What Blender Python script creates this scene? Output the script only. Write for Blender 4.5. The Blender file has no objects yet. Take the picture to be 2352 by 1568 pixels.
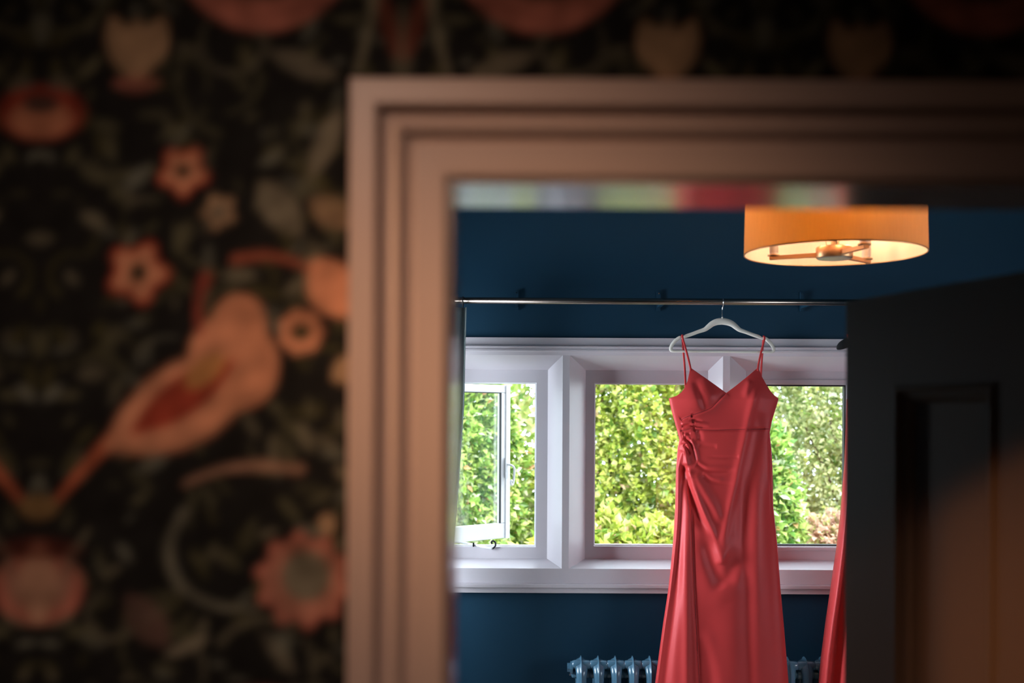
import bpy, math, random
import numpy as np
from mathutils import Vector, Matrix

random.seed(7); rng = np.random.default_rng(7)
scene = bpy.context.scene
COL = scene.collection
PI = math.pi

# ------------------------------------------------------------------ camera
F = 2600.0; CX = 1200.0; CY = 960.0; CAMZ = 1.75        # focal length and vanishing point in photo pixels, eye height
cam_d = bpy.data.cameras.new('camera'); cam = bpy.data.objects.new('camera', cam_d); COL.objects.link(cam)
cam.location = (0, 0, CAMZ)
cam.rotation_euler = (Matrix.Rotation(PI/2, 3, 'X') @ Matrix.Rotation(math.radians(0.3), 3, 'Z')).to_euler()
cam_d.sensor_width = 36; cam_d.lens = 36 * F / 2352
cam_d.shift_x = -(CX - 1176) / 2352; cam_d.shift_y = (CY - 784) / 2352
cam_d.clip_start = 0.05; cam_d.clip_end = 200
cam_d.dof.use_dof = True; cam_d.dof.focus_distance = 4.68; cam_d.dof.aperture_fstop = 2.9
scene.camera = cam

# ------------------------------------------------------------------ world, sun, big lights, exposure
w = bpy.data.worlds.new('sky'); scene.world = w; w.use_nodes = True
bg = w.node_tree.nodes['Background']; bg.inputs[0].default_value = (0.80, 0.90, 1.0, 1); bg.inputs[1].default_value = 7.0
sun_d = bpy.data.lights.new('sun', 'SUN'); sun_d.energy = 9.0; sun_d.angle = math.radians(25); sun_d.color = (1, 0.95, 0.86)
sun = bpy.data.objects.new('sun', sun_d); COL.objects.link(sun)
sun.rotation_euler = Vector((-0.30, 0.55, -0.95)).to_track_quat('-Z', 'Y').to_euler()
# fill daylight through an unseen right-wall window, added to brighten the bedroom
al = bpy.data.lights.new('side_fill_light', 'AREA'); al.shape = 'RECTANGLE'; al.size = 1.36; al.size_y = 1.16
al.energy = 5; al.color = (0.84, 0.92, 1.0)
alo = bpy.data.objects.new('side_fill_light', al); COL.objects.link(alo)
alo.location = (2.94, 2.3, 1.50); alo.rotation_euler = (PI/2, 0, PI/2)
# second fill, through an added unseen left window, beam narrowed to spare the door
bl = bpy.data.lights.new('left_fill_light', 'AREA'); bl.shape = 'RECTANGLE'; bl.size = 0.56; bl.size_y = 1.16
bl.energy = 24; bl.spread = math.radians(95); bl.color = (0.80, 0.90, 1.0)
blo = bpy.data.objects.new('left_fill_light', bl); COL.objects.link(blo)
blo.location = (-1.44, 4.3, 1.50); blo.rotation_euler = (PI/2, 0, -PI/2)
# the landing's lamp behind the camera, warm
sp = bpy.data.lights.new('landing_lamp_light', 'SPOT'); sp.energy = 43; sp.color = (1.0, 0.65, 0.48)
sp.spot_size = math.radians(45); sp.spot_blend = 1.0; sp.shadow_soft_size = 0.12
spo = bpy.data.objects.new('landing_lamp_light', sp); COL.objects.link(spo)
spo.location = (-0.35, -0.35, 2.50)
spo.rotation_euler = (Vector((-0.13, 0.885, 1.65)) - spo.location).to_track_quat('-Z', 'Y').to_euler()
sq = bpy.data.lights.new('landing_downlight', 'SPOT'); sq.energy = 150; sq.color = (1.0, 0.52, 0.26)
sq.spot_size = math.radians(15); sq.spot_blend = 1.0; sq.shadow_soft_size = 0.10
sqo = bpy.data.objects.new('landing_downlight', sq); COL.objects.link(sqo)
sqo.location = (-1.17, -0.35, 2.45)
sqo.rotation_euler = (Vector((0.60, 1.38, 1.42)) - sqo.location).to_track_quat('-Z', 'Y').to_euler()
lp = bpy.data.lights.new('landing_fill_light', 'POINT'); lp.energy = 2.0; lp.color = (1.0, 0.62, 0.42); lp.shadow_soft_size = 0.15  # unseen point light added for a faint warm fill on the landing
lpo = bpy.data.objects.new('landing_fill_light', lp); COL.objects.link(lpo); lpo.location = (0.2, -0.95, 2.1)
vs = scene.view_settings
vs.view_transform = 'Standard'; vs.look = 'None'; vs.gamma = 1.0; vs.exposure = 0.0; vs.use_curve_mapping = False

# ------------------------------------------------------------------ helpers
def X(px, Y): return (px - CX) / F * Y
def Z(py, Y): return CAMZ + (CY - py) / F * Y
def P(px, py, Y): return Vector((X(px, Y), Y, Z(py, Y)))

ORG = {}
def link(o): COL.objects.link(o); return o
def tag(o, label=None, cat=None, group=None, kind=None):
    if label: o['label'] = label
    if cat: o['category'] = cat
    if group: o['group'] = group
    if kind: o['kind'] = kind
    return o
def empty(name, loc, label=None, cat=None, group=None, kind=None):
    o = bpy.data.objects.new(name, None); link(o); o.location = loc; o.empty_display_size = 0.05
    ORG[o] = Vector(loc); return tag(o, label, cat, group, kind)
def build(name, verts, faces, mat, parent=None, smooth=False, origin=None):
    """one mesh object; verts are world coordinates"""
    v = np.asarray(verts, dtype=float)
    if parent is not None: org = ORG[parent]
    elif origin is not None: org = Vector(origin)
    else: org = Vector(((v[:,0].min()+v[:,0].max())/2, (v[:,1].min()+v[:,1].max())/2, v[:,2].min()))
    v = v - np.array(org)
    me = bpy.data.meshes.new(name); me.from_pydata(v.tolist(), [], [tuple(int(i) for i in f) for f in faces])
    if mat is not None: me.materials.append(mat)
    if smooth: me.shade_smooth()
    me.update()
    o = bpy.data.objects.new(name, me); link(o); ORG[o] = org
    if parent is None: o.location = org
    else: o.parent = parent
    return o
class MB:
    def __init__(s): s.v = []; s.f = []
    def add(s, v, f):
        b = len(s.v); s.v += [tuple(p) for p in v]; s.f += [tuple(i + b for i in q) for q in f]; return s
    def hexa(s, p):      # 8 points: bottom ring 0-3, top ring 4-7
        return s.add(p, [(3,2,1,0), (4,5,6,7), (0,1,5,4), (1,2,6,5), (2,3,7,6), (3,0,4,7)])
    def box(s, x0, x1, y0, y1, z0, z1):
        return s.hexa([(x0,y0,z0),(x1,y0,z0),(x1,y1,z0),(x0,y1,z0),(x0,y0,z1),(x1,y0,z1),(x1,y1,z1),(x0,y1,z1)])
    def tube(s, pts, r, n=10, closed=False, caps=True, flat=1.0, up=None):
        pts = [Vector(p) for p in pts]; m = len(pts)
        rr = r if hasattr(r, '__len__') else [r]*m
        rings = []; nrm = None
        for i, p in enumerate(pts):
            if closed: t = pts[(i+1) % m] - pts[i-1]
            else: t = pts[min(i+1, m-1)] - pts[max(i-1, 0)]
            t.normalize()
            if up is not None: a = Vector(up)
            else:
                a = nrm if nrm is not None else (Vector((0,0,1)) if abs(t.z) < 0.9 else Vector((1,0,0)))
            a = (a - t * a.dot(t)).normalized(); b = t.cross(a); nrm = a
            rings.append([p + (a*math.cos(2*PI*k/n)*flat + b*math.sin(2*PI*k/n)) * rr[i] for k in range(n)])
        v = [q for ring in rings for q in ring]; f = []
        for i in range(m if closed else m-1):
            j = (i+1) % m
            for k in range(n):
                l = (k+1) % n; f.append((i*n+k, i*n+l, j*n+l, j*n+k))
        if caps and not closed:
            f.append(tuple(range(n-1, -1, -1))); f.append(tuple((m-1)*n + k for k in range(n)))
        return s.add(v, f)
    def lathe(s, c, prof, n=32, close=False):     # prof: (radius, z) about the vertical through c
        v = []; f = []
        for (r, z) in prof:
            for k in range(n):
                a = 2*PI*k/n; v.append((c[0]+r*math.cos(a), c[1]+r*math.sin(a), c[2]+z))
        m = len(prof)
        for i in range(m if close else m-1):
            j = (i+1) % m
            for k in range(n):
                l = (k+1) % n; f.append((i*n+k, i*n+l, j*n+l, j*n+k))
        if not close:
            if prof[0][0] > 1e-6: f.append(tuple(range(n-1, -1, -1)))
            if prof[-1][0] > 1e-6: f.append(tuple((m-1)*n+k for k in range(n)))
        return s.add(v, f)
    def build(s, name, mat, parent=None, smooth=False, origin=None):
        return build(name, s.v, s.f, mat, parent, smooth, origin)
def bevel(o, wd=0.003, seg=2):
    m = o.modifiers.new('bevel', 'BEVEL'); m.width = wd; m.segments = seg; m.limit_method = 'ANGLE'; return o
def smooth_path(pts, n=8):
    pts = [Vector(p) for p in pts]; out = []
    for i in range(len(pts)-1):
        p0 = pts[max(i-1,0)]; p1 = pts[i]; p2 = pts[i+1]; p3 = pts[min(i+2, len(pts)-1)]
        for k in range(n):
            t = k/n
            out.append(0.5*((2*p1) + (p2-p0)*t + (2*p0-5*p1+4*p2-p3)*t*t + (3*p1-p0-3*p2+p3)*t**3))
    out.append(pts[-1]); return out

# ------------------------------------------------------------------ materials
def mat(name, col, rough=0.5, metal=0.0, spec=0.5, noise=None, bump=None, sheen=0.0, coat=0.0, ior=None):
    m = bpy.data.materials.new(name); m.use_nodes = True
    nt = m.node_tree; b = nt.nodes['Principled BSDF']
    b.inputs['Base Color'].default_value = (*col, 1); b.inputs['Roughness'].default_value = rough
    b.inputs['Metallic'].default_value = metal; b.inputs['Specular IOR Level'].default_value = spec
    if ior: b.inputs['IOR'].default_value = ior
    if sheen:
        b.inputs['Sheen Weight'].default_value = sheen; b.inputs['Sheen Roughness'].default_value = 0.4
    if coat:
        b.inputs['Coat Weight'].default_value = coat; b.inputs['Coat Roughness'].default_value = 0.17; b.inputs['Coat IOR'].default_value = 3.0
    tc = nt.nodes.new('ShaderNodeTexCoord')
    if noise:   # (scale, amount)
        n = nt.nodes.new('ShaderNodeTexNoise'); n.inputs['Scale'].default_value = noise[0]; n.inputs['Detail'].default_value = 4
        nt.links.new(tc.outputs['Object'], n.inputs['Vector'])
        mx = nt.nodes.new('ShaderNodeMix'); mx.data_type = 'RGBA'
        mx.inputs[6].default_value = (*[c*(1-noise[1]) for c in col], 1); mx.inputs[7].default_value = (*[min(1, c*(1+noise[1])) for c in col], 1)
        nt.links.new(n.outputs['Fac'], mx.inputs[0]); nt.links.new(mx.outputs[2], b.inputs['Base Color'])
    if bump:    # (scale, strength)
        n2 = nt.nodes.new('ShaderNodeTexNoise'); n2.inputs['Scale'].default_value = bump[0]; n2.inputs['Detail'].default_value = 3
        nt.links.new(tc.outputs['Object'], n2.inputs['Vector'])
        bp = nt.nodes.new('ShaderNodeBump'); bp.inputs['Strength'].default_value = bump[1]; bp.inputs['Distance'].default_value = 0.002
        nt.links.new(n2.outputs['Fac'], bp.inputs['Height']); nt.links.new(bp.outputs['Normal'], b.inputs['Normal'])
    return m
M = {}
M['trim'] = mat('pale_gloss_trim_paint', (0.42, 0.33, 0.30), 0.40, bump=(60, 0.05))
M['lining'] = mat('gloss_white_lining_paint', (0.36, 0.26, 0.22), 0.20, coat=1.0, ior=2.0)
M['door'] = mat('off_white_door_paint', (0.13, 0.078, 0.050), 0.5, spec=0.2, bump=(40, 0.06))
M['navy'] = mat('navy_wall_paint', (0.0040, 0.038, 0.074), 0.62, spec=0.3, noise=(3.0, 0.12), bump=(180, 0.12))
M['window'] = mat('white_window_paint', (0.63, 0.59, 0.63), 0.35, noise=(5, 0.04), bump=(45, 0.08))
M['sash'] = mat('white_metal_sash_paint', (0.82, 0.83, 0.84), 0.3)
M['gasket'] = mat('black_rubber_gasket', (0.015, 0.015, 0.018), 0.6)
M['iron'] = mat('black_iron', (0.02, 0.02, 0.022), 0.4, metal=0.6)
M['pole'] = mat('brushed_bronze_pole', (0.33, 0.265, 0.225), 0.25, metal=1.0)
M['chrome'] = mat('chrome_wire', (0.8, 0.8, 0.82), 0.15, metal=1.0)
M['hanger'] = mat('ivory_flocked_hanger', (0.76, 0.71, 0.63), 0.8, sheen=0.3)
M['hanger_black'] = mat('black_flocked_hanger', (0.006, 0.006, 0.007), 0.85)
M['ribbon'] = mat('ivory_ribbon', (0.75, 0.68, 0.58), 0.5)
M['satin'] = mat('coral_red_satin', (0.60, 0.052, 0.052), 0.40, spec=0.45, sheen=0.10, noise=(900, 0.05), bump=(1400, 0.05))
_b = M['satin'].node_tree.nodes['Principled BSDF']; _b.inputs['Specular Tint'].default_value = (1, 0.42, 0.45, 1); _b.inputs['Sheen Tint'].default_value = (1, 0.4, 0.4, 1)
M['thread'] = mat('dark_red_seam', (0.16, 0.012, 0.016), 0.7)
M['radiator'] = mat('slate_blue_radiator_enamel', (0.080, 0.185, 0.275), 0.22, spec=0.7, bump=(30, 0.08))
M['curtain'] = mat('grey_green_curtain_linen', (0.42, 0.50, 0.49), 0.85, noise=(260, 0.18), bump=(500, 0.3))
M['brass'] = mat('antique_brass', (0.50, 0.26, 0.12), 0.40, metal=0.85)
M['brushed'] = mat('brushed_steel', (0.55, 0.55, 0.52), 0.35, metal=1.0)
M['candle'] = mat('ivory_candle_sleeve', (0.46, 0.35, 0.27), 0.5)
M['floor'] = mat('pale_floorboards', (0.60, 0.52, 0.44), 0.6, noise=(6, 0.2))
M['carpet'] = mat('landing_carpet', (0.20, 0.15, 0.11), 0.95, noise=(80, 0.2))
M['ceil'] = mat('landing_ceiling_paint', (0.30, 0.28, 0.26), 0.8)
M['dark'] = mat('dark_landing_paint', (0.05, 0.045, 0.04), 0.8)
M['soil'] = mat('garden_ground', (0.09, 0.10, 0.04), 0.95, noise=(4, 0.4))
M['bark'] = mat('shrub_bark', (0.10, 0.075, 0.05), 0.9, noise=(30, 0.3))

def glass_mat():
    m = bpy.data.materials.new('window_glass'); m.use_nodes = True; nt = m.node_tree; nt.nodes.clear()
    o = nt.nodes.new('ShaderNodeOutputMaterial'); t = nt.nodes.new('ShaderNodeBsdfTransparent'); g = nt.nodes.new('ShaderNodeBsdfGlossy')
    t.inputs[0].default_value = (0.93, 0.96, 0.95, 1); g.inputs['Roughness'].default_value = 0.02
    x = nt.nodes.new('ShaderNodeMixShader'); x.inputs[0].default_value = 0.06
    nt.links.new(t.outputs[0], x.inputs[1]); nt.links.new(g.outputs[0], x.inputs[2]); nt.links.new(x.outputs[0], o.inputs[0]); return m
M['glass'] = glass_mat()
def leaf_mat():
    m = bpy.data.materials.new('leaf'); m.use_nodes = True; nt = m.node_tree; nt.nodes.clear()
    o = nt.nodes.new('ShaderNodeOutputMaterial'); a = nt.nodes.new('ShaderNodeAttribute'); a.attribute_name = 'tint'
    b = nt.nodes.new('ShaderNodeBsdfPrincipled'); b.inputs['Roughness'].default_value = 0.45
    t = nt.nodes.new('ShaderNodeBsdfTranslucent'); x = nt.nodes.new('ShaderNodeMixShader'); x.inputs[0].default_value = 0.45
    nt.links.new(a.outputs['Color'], b.inputs['Base Color']); nt.links.new(a.outputs['Color'], t.inputs[0])
    nt.links.new(b.outputs[0], x.inputs[1]); nt.links.new(t.outputs[0], x.inputs[2]); nt.links.new(x.outputs[0], o.inputs[0]); return m
M['leaf'] = leaf_mat()
def shade_mat(name, dcol, fac):
    m = bpy.data.materials.new(name); m.use_nodes = True; nt = m.node_tree; nt.nodes.clear()
    o = nt.nodes.new('ShaderNodeOutputMaterial'); d = nt.nodes.new('ShaderNodeBsdfDiffuse'); t = nt.nodes.new('ShaderNodeBsdfTranslucent')
    tc = nt.nodes.new('ShaderNodeTexCoord'); mp = nt.nodes.new('ShaderNodeMapping'); mp.inputs['Scale'].default_value = (60, 60, 6)
    n = nt.nodes.new('ShaderNodeTexNoise'); n.inputs['Scale'].default_value = 3
    mx = nt.nodes.new('ShaderNodeMix'); mx.data_type = 'RGBA'
    mx.inputs[6].default_value = (0.80, 0.47, 0.16, 1); mx.inputs[7].default_value = (0.92, 0.58, 0.22, 1)
    nt.links.new(tc.outputs['Object'], mp.inputs['Vector']); nt.links.new(mp.outputs[0], n.inputs['Vector']); nt.links.new(n.outputs['Fac'], mx.inputs[0])
    d.inputs[0].default_value = (*dcol, 1); nt.links.new(mx.outputs[2], t.inputs[0])
    x = nt.nodes.new('ShaderNodeMixShader'); x.inputs[0].default_value = fac
    nt.links.new(d.outputs[0], x.inputs[1]); nt.links.new(t.outputs[0], x.inputs[2]); nt.links.new(x.outputs[0], o.inputs[0]); return m
M['shade'] = shade_mat('lamp_shade_fabric', (0.60, 0.38, 0.21), 0.60)
M['lining_in'] = shade_mat('pale_shade_lining', (0.80, 0.56, 0.43), 0.42)
def emit(name, col, s):
    m = bpy.data.materials.new(name); m.use_nodes = True; nt = m.node_tree; nt.nodes.clear()
    o = nt.nodes.new('ShaderNodeOutputMaterial'); e = nt.nodes.new('ShaderNodeEmission'); e.inputs[0].default_value = (*col, 1); e.inputs[1].default_value = s
    nt.links.new(e.outputs[0], o.inputs[0]); return m
M['bulb'] = emit('bulb_glow', (1.0, 0.72, 0.40), 22)
def paper_mat():
    m = bpy.data.materials.new('dark_floral_wallpaper'); m.use_nodes = True; nt = m.node_tree
    b = nt.nodes['Principled BSDF']; a = nt.nodes.new('ShaderNodeAttribute'); a.attribute_name = 'print'
    nt.links.new(a.outputs['Color'], b.inputs['Base Color']); b.inputs['Roughness'].default_value = 0.85; b.inputs['Specular IOR Level'].default_value = 0.2
    return m
M['paper'] = paper_mat()

# ------------------------------------------------------------------ layout numbers (metres)
YT = 0.869          # face of the architrave
YW = 0.885          # landing face of the partition
YR = 0.971          # bedroom face of the partition
DL = -0.055; DR = 0.710; DH = 1.931      # door opening: left, right, head
RX0, RX1 = -1.40, 2.90; RY1 = 4.92; RH = 2.78      # bedroom
HX0, HX1, HY0, HH = -2.2, 2.4, -1.6, 2.55          # landing

# ------------------------------------------------------------------ wallpaper (flat print on the landing wall)
PXM = YW / F                                # metres per print unit
PER_X, PER_Y, AX, TOPY = 830, 1900, 90, -330
def make_print():
    step = 4
    ux = np.arange(0, PER_X + step, step) + AX; uy = np.arange(0, PER_Y, step) + TOPY
    GX, GY = np.meshgrid(ux, uy)
    img = np.zeros(GX.shape + (3,)); img[:] = (0.010, 0.011, 0.011)
    def put(mask, c, a=1.0):
        k = np.clip(mask, 0, 1)[..., None] * a
        img[:] = img * (1-k) + np.array(c) * k
    def ell(cx, cy, a, b, rot=0, soft=0.12):
        dx = GX - cx; dy = GY - cy; cr = math.cos(rot); sr = math.sin(rot)
        d = np.sqrt(((dx*cr + dy*sr)/a)**2 + ((-dx*sr + dy*cr)/b)**2); return (1 - d)/soft + 0.5
    def leaf(cx, cy, L, W, rot):
        dx = GX - cx; dy = GY - cy; cr = math.cos(rot); sr = math.sin(rot)
        s = (dx*cr + dy*sr)/L; q = np.abs(-dx*sr + dy*cr)/W
        return (np.clip(1 - s*s, 0, 1) - q)/0.3 + 0.5*(np.abs(s) < 1) - 5*(np.abs(s) >= 1)
    def petals(cx, cy, r, n, amp, rot):
        dx = GX - cx; dy = GY - cy; th = np.arctan2(dy, dx); d = np.hypot(dx, dy)
        return (r*(1 + amp*np.cos(n*(th - rot))) - d)/(0.1*r) + 0.5
    def stroke(pts, w0, w1=None):
        w1 = w0 if w1 is None else w1; best = np.full(GX.shape, -9.0); n = len(pts) - 1
        for i in range(n):
            (x0, y0), (x1, y1) = pts[i], pts[i+1]; ex, ey = x1-x0, y1-y0
            t = np.clip(((GX-x0)*ex + (GY-y0)*ey)/(ex*ex + ey*ey), 0, 1)
            d = np.hypot(GX-x0-t*ex, GY-y0-t*ey); ww = w0 + (w1-w0)*(i+t)/n
            best = np.maximum(best, (ww - d)/3.0 + 0.5)
        return best
    def curve(pts, n=8): return [tuple(p)[:2] for p in smooth_path([(a, b, 0) for a, b in pts], n)]
    r = random.Random(11)
    OL = [(0.12, 0.125, 0.075), (0.15, 0.17, 0.14), (0.10, 0.105, 0.06), (0.17, 0.17, 0.12), (0.075, 0.075, 0.03)]
    for k in range(520):                       # ground of small leaves
        x = r.uniform(AX, AX+PER_X); y = r.uniform(TOPY, TOPY+PER_Y); L = r.uniform(16, 46)
        put(leaf(x, y, L, L*r.uniform(0.25, 0.45), r.uniform(0, PI)), r.choice(OL), r.uniform(0.45, 1.0))
    for k in range(26):                        # scrolling stems
        x = r.uniform(AX, AX+PER_X); y = r.uniform(TOPY, TOPY+PER_Y); a0 = r.uniform(0, 6.28); rad = r.uniform(50, 130); sw = r.uniform(1.5, 4)
        put(stroke([(x+rad*math.cos(a0+t*sw/10), y+rad*math.sin(a0+t*sw/10)) for t in range(11)], r.uniform(4, 10), 3), r.choice(OL), 0.8)
    for k in range(30):                        # dark gaps
        x = r.uniform(AX, AX+PER_X); y = r.uniform(TOPY, TOPY+PER_Y); L = r.uniform(22, 50)
        put(leaf(x, y, L, L*0.5, r.uniform(0, PI)), (0.008, 0.008, 0.008), 0.85)
    SAL = (0.80, 0.37, 0.22); RED = (0.42, 0.055, 0.03); TAN = (0.52, 0.36, 0.22); GRY = (0.24, 0.23, 0.17); ROSE = (0.55, 0.20, 0.15)
    # big round bloom, cup flower, pendant bloom
    put(ell(600, -120, 205, 195, 0, 0.08), ROSE); put(ell(600, -120, 140, 120, 0, 0.15), (0.10, 0.07, 0.05))
    for q in (-0.5, 0, 0.5): put(leaf(310+70*q, 120-18*abs(q), 78, 34, PI/2 + q*0.7), TAN, 0.9)
    put(leaf(310, 195, 60, 22, 0), ROSE, 0.5)
    put(ell(90, 265, 98, 62, 0, 0.3), RED, 0.8); put(ell(90, 280, 74, 42, 0, 0.3), SAL, 0.75); put(ell(90, 245, 44, 22, 0, 0.3), (0.09, 0.05, 0.04))
    for cx, cy, rr, rot in ((418, 398, 55, 0.3), (315, 630, 68, 0.1)):
        put(petals(cx, cy, rr, 5, 0.16, rot), RED, 0.95); put(petals(cx, cy, rr*0.80, 5, 0.2, rot), SAL); put(ell(cx, cy, rr*0.3, rr*0.3), (0.03, 0.04, 0.02))
    put(petals(500, 490, 36, 5, 0.2, 0.5), TAN, 0.8); put(ell(500, 490, 14, 14), GRY)
    put(leaf(745, 330, 95, 26, -1.15), GRY, 0.9); put(leaf(640, 480, 85, 40, 0.9), GRY, 0.8); put(leaf(760, 490, 62, 36, 0.5), TAN, 0.55)
    put(leaf(690, 150, 90, 26, 0.35), GRY, 0.8); put(stroke(curve([(540, 600), (610, 590), (690, 610), (740, 650)]), 13, 6), (0.34, 0.10, 0.06))
    put(petals(690, 765, 50, 7, 0.06, 0), SAL); put(ell(690, 765, 22, 19), (0.06, 0.07, 0.03))
    put(leaf(765, 665, 85, 58, 0.95), SAL, 0.95); put(leaf(800, 850, 45, 32, 2.6), TAN, 0.9)
    # a plain songbird
    put(stroke(curve([(330, 955), (250, 1020), (185, 1090), (135, 1150)]), 20, 8), (0.50, 0.14, 0.07))
    put(leaf(425, 930, 215, 90, -0.52), SAL); put(ell(535, 835, 100, 112, -0.5, 0.12), SAL); put(ell(548, 745, 62, 66, 0, 0.15), SAL)
    put(leaf(420, 915, 150, 44, -0.62), RED, 0.95); put(ell(470, 855, 55, 28, -0.7, 0.3), (0.68, 0.36, 0.13), 0.9)
    put(stroke(curve([(470, 640), (455, 700), (460, 770)]), 16, 8), (0.34, 0.07, 0.05), 0.8)
    put(stroke(curve([(425, 1115), (500, 1085), (590, 1072), (690, 1080)]), 7, 13), (0.40, 0.24, 0.17), 0.9)
    put(stroke(curve([(425, 1180), (390, 1250), (410, 1340), (500, 1395), (590, 1400)]), 13, 8), (0.17, 0.18, 0.14))
    put(stroke(curve([(780, 1080), (830, 1120), (880, 1100)]), 12, 6), GRY, 0.8); put(ell(752, 1205, 20, 24), TAN)
    put(petals(700, 1335, 104, 10, 0.10, 0.2), ROSE); put(petals(700, 1335, 88, 10, 0.08, 0.2), (0.55, 0.26, 0.19), 0.9); put(ell(705, 1325, 56, 58, 0, 0.2), GRY)
    put(ell(90, 1355, 104, 84, 0, 0.12), ROSE); put(leaf(90, 1345, 100, 46, PI/2), (0.55, 0.33, 0.23)); put(leaf(150, 1340, 75, 16, 1.75), GRY, 0.5); put(ell(90, 1268, 90, 26, 0, 0.5), (0.14, 0.03, 0.02), 0.8)
    put(leaf(95, 1170, 45, 30, 0), (0.26, 0.17, 0.07), 0.8); put(leaf(340, 1430, 80, 40, 0.9), (0.20, 0.12, 0.10), 0.7); put(leaf(430, 1490, 60, 14, -0.4), GRY); put(leaf(640, 1500, 70, 16, 0.9), GRY, 0.6)
    put(stroke(curve([(860, -100), (850, 40), (815, 170)]), 12, 8), (0.20, 0.20, 0.14)); put(leaf(920, 130, 130, 22, PI/2), (0.17, 0.17, 0.12), 0.8)
    put(leaf(890, 60, 90, 22, 1.3), (0.20, 0.05, 0.03), 0.7)
    for _ in range(3):                          # ink spread
        p = np.pad(img, ((1, 1), (1, 1), (0, 0)), mode='edge')
        img = (p[:-2, 1:-1] + p[2:, 1:-1] + p[1:-1, :-2] + p[1:-1, 2:] + 2*img)/6
    mott = np.zeros(GX.shape)
    for k in range(14):
        a_ = r.uniform(0, PI); fq = r.uniform(0.02, 0.12); mott += np.sin((GX*math.cos(a_) + GY*math.sin(a_))*fq + r.uniform(0, 6))
    img = img*np.clip(1 + 0.06*mott, 0.45, 1.6)[..., None]*0.62
    return img, step
PRINT, PSTEP = make_print()
def print_at(x, z):
    px = x / PXM + CX; py = CY - (z - CAMZ) / PXM
    q = np.mod(px - AX, 2*PER_X); q = np.where(q > PER_X, 2*PER_X - q, q) / PSTEP
    r = np.mod(py - TOPY, PER_Y) / PSTEP
    H, W = PRINT.shape[:2]
    j0 = np.clip(np.floor(q).astype(int), 0, W-1); j1 = np.minimum(j0+1, W-1); i0 = np.floor(r).astype(int) % H; i1 = (i0+1) % H
    fj = (q - np.floor(q))[:, None]; fi = (r - np.floor(r))[:, None]
    return (PRINT[i0, j0]*(1-fj) + PRINT[i0, j1]*fj)*(1-fi) + (PRINT[i1, j0]*(1-fj) + PRINT[i1, j1]*fj)*fi
def axis(a, b, lo, hi, fine, coarse):
    out = []; x = a
    while x < b - 1e-6: out.append(x); x += fine if lo - 1e-6 <= x < hi else coarse
    out.append(b); return np.array(out)
def wallpaper_wall():
    V = []; Fc = []; C = []; base = 0
    for (x0, x1, z0, z1) in ((HX0, DL-0.012, 0, HH), (DL-0.012, DR+0.012, DH+0.012, HH), (DR+0.012, HX1, 0, HH)):
        xs = axis(x0, x1, -0.72, 0.75, 0.004, 0.012); zs = axis(z0, z1, 1.2, 2.3, 0.004, 0.012)
        gx, gz = np.meshgrid(xs, zs); n = gx.size; nx = len(xs); nz = len(zs)
        V.append(np.stack([gx.ravel(), np.full(n, YW), gz.ravel()], 1)); C.append(print_at(gx.ravel(), gz.ravel()))
        i = np.arange(nz-1)[:, None]*nx + np.arange(nx-1)[None, :]; i = i.ravel() + base
        Fc.append(np.stack([i, i+1, i+nx+1, i+nx], 1)); base += n
        bx = np.array([(x0,YW,z0),(x1,YW,z0),(x1,YW+0.045,z0),(x0,YW+0.045,z0),(x0,YW,z1),(x1,YW,z1),(x1,YW+0.045,z1),(x0,YW+0.045,z1)])
        V.append(bx); C.append(np.full((8, 3), 0.02)); Fc.append(np.array([(3,2,1,0),(4,5,6,7),(1,2,6,5),(2,3,7,6),(3,0,4,7)]) + base); base += 8
    V = np.concatenate(V); Fc = np.concatenate(Fc); C = np.concatenate(C)
    o = build('wall_landing', V, Fc, M['paper'], origin=(0, YW, 0))
    at = o.data.color_attributes.new('print', 'FLOAT_COLOR', 'POINT')
    at.data.foreach_set('color', np.concatenate([C, np.ones((len(C), 1))], 1).ravel().astype(np.float32))
    tag(o, kind='structure')
wallpaper_wall()

# ------------------------------------------------------------------ shells of the two rooms
def struct(name, mb, m, smooth=False): return tag(mb.build(name, m, None, smooth), kind='structure')
b = MB()
b.box(HX0-0.1, DL-0.012, YW+0.045, YR, 0, RH); b.box(DR+0.012, RX1, YW+0.045, YR, 0, RH); b.box(DL-0.012, DR+0.012, YW+0.045, YR, DH+0.012, RH)
struct('wall_door', b, M['navy'])
struct('floor', MB().box(RX0-0.1, RX1+0.1, YW, RY1+0.2, -0.1, 0), M['floor'])
struct('floor_landing', MB().box(HX0-0.1, HX1+0.1, HY0-0.1, YW, -0.1, 0), M['carpet'])
struct('ceiling', MB().box(RX0-0.1, RX1+0.1, YW+0.045, RY1+0.25, RH, RH+0.12), M['navy'])
struct('ceiling_landing', MB().box(HX0-0.1, HX1+0.1, HY0-0.1, YW+0.04, HH, HH+0.12), M['ceil'])
struct('wall_landing_left', MB().box(HX0-0.1, HX0, HY0, YW, 0, HH), M['dark'])
struct('wall_landing_right', MB().box(HX1, HX1+0.1, HY0, YW, 0, HH), M['dark'])
struct('wall_landing_back', MB().box(HX0, HX1, HY0-0.1, HY0, 0, HH), M['dark'])
VY0, VY1 = 4.00, 4.60
b = MB(); b.box(RX0-0.1, RX0, YR, VY0, 0, RH).box(RX0-0.1, RX0, VY1, RY1, 0, RH).box(RX0-0.1, RX0, VY0, VY1, 0, 0.90).box(RX0-0.1, RX0, VY0, VY1, 2.10, RH)
struct('wall_left', b, M['navy'])
w3 = empty('added_window_left', (RX0, 4.3, 0.90), kind='structure'); b = MB()  # unseen left window, added to admit fill daylight
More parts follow.
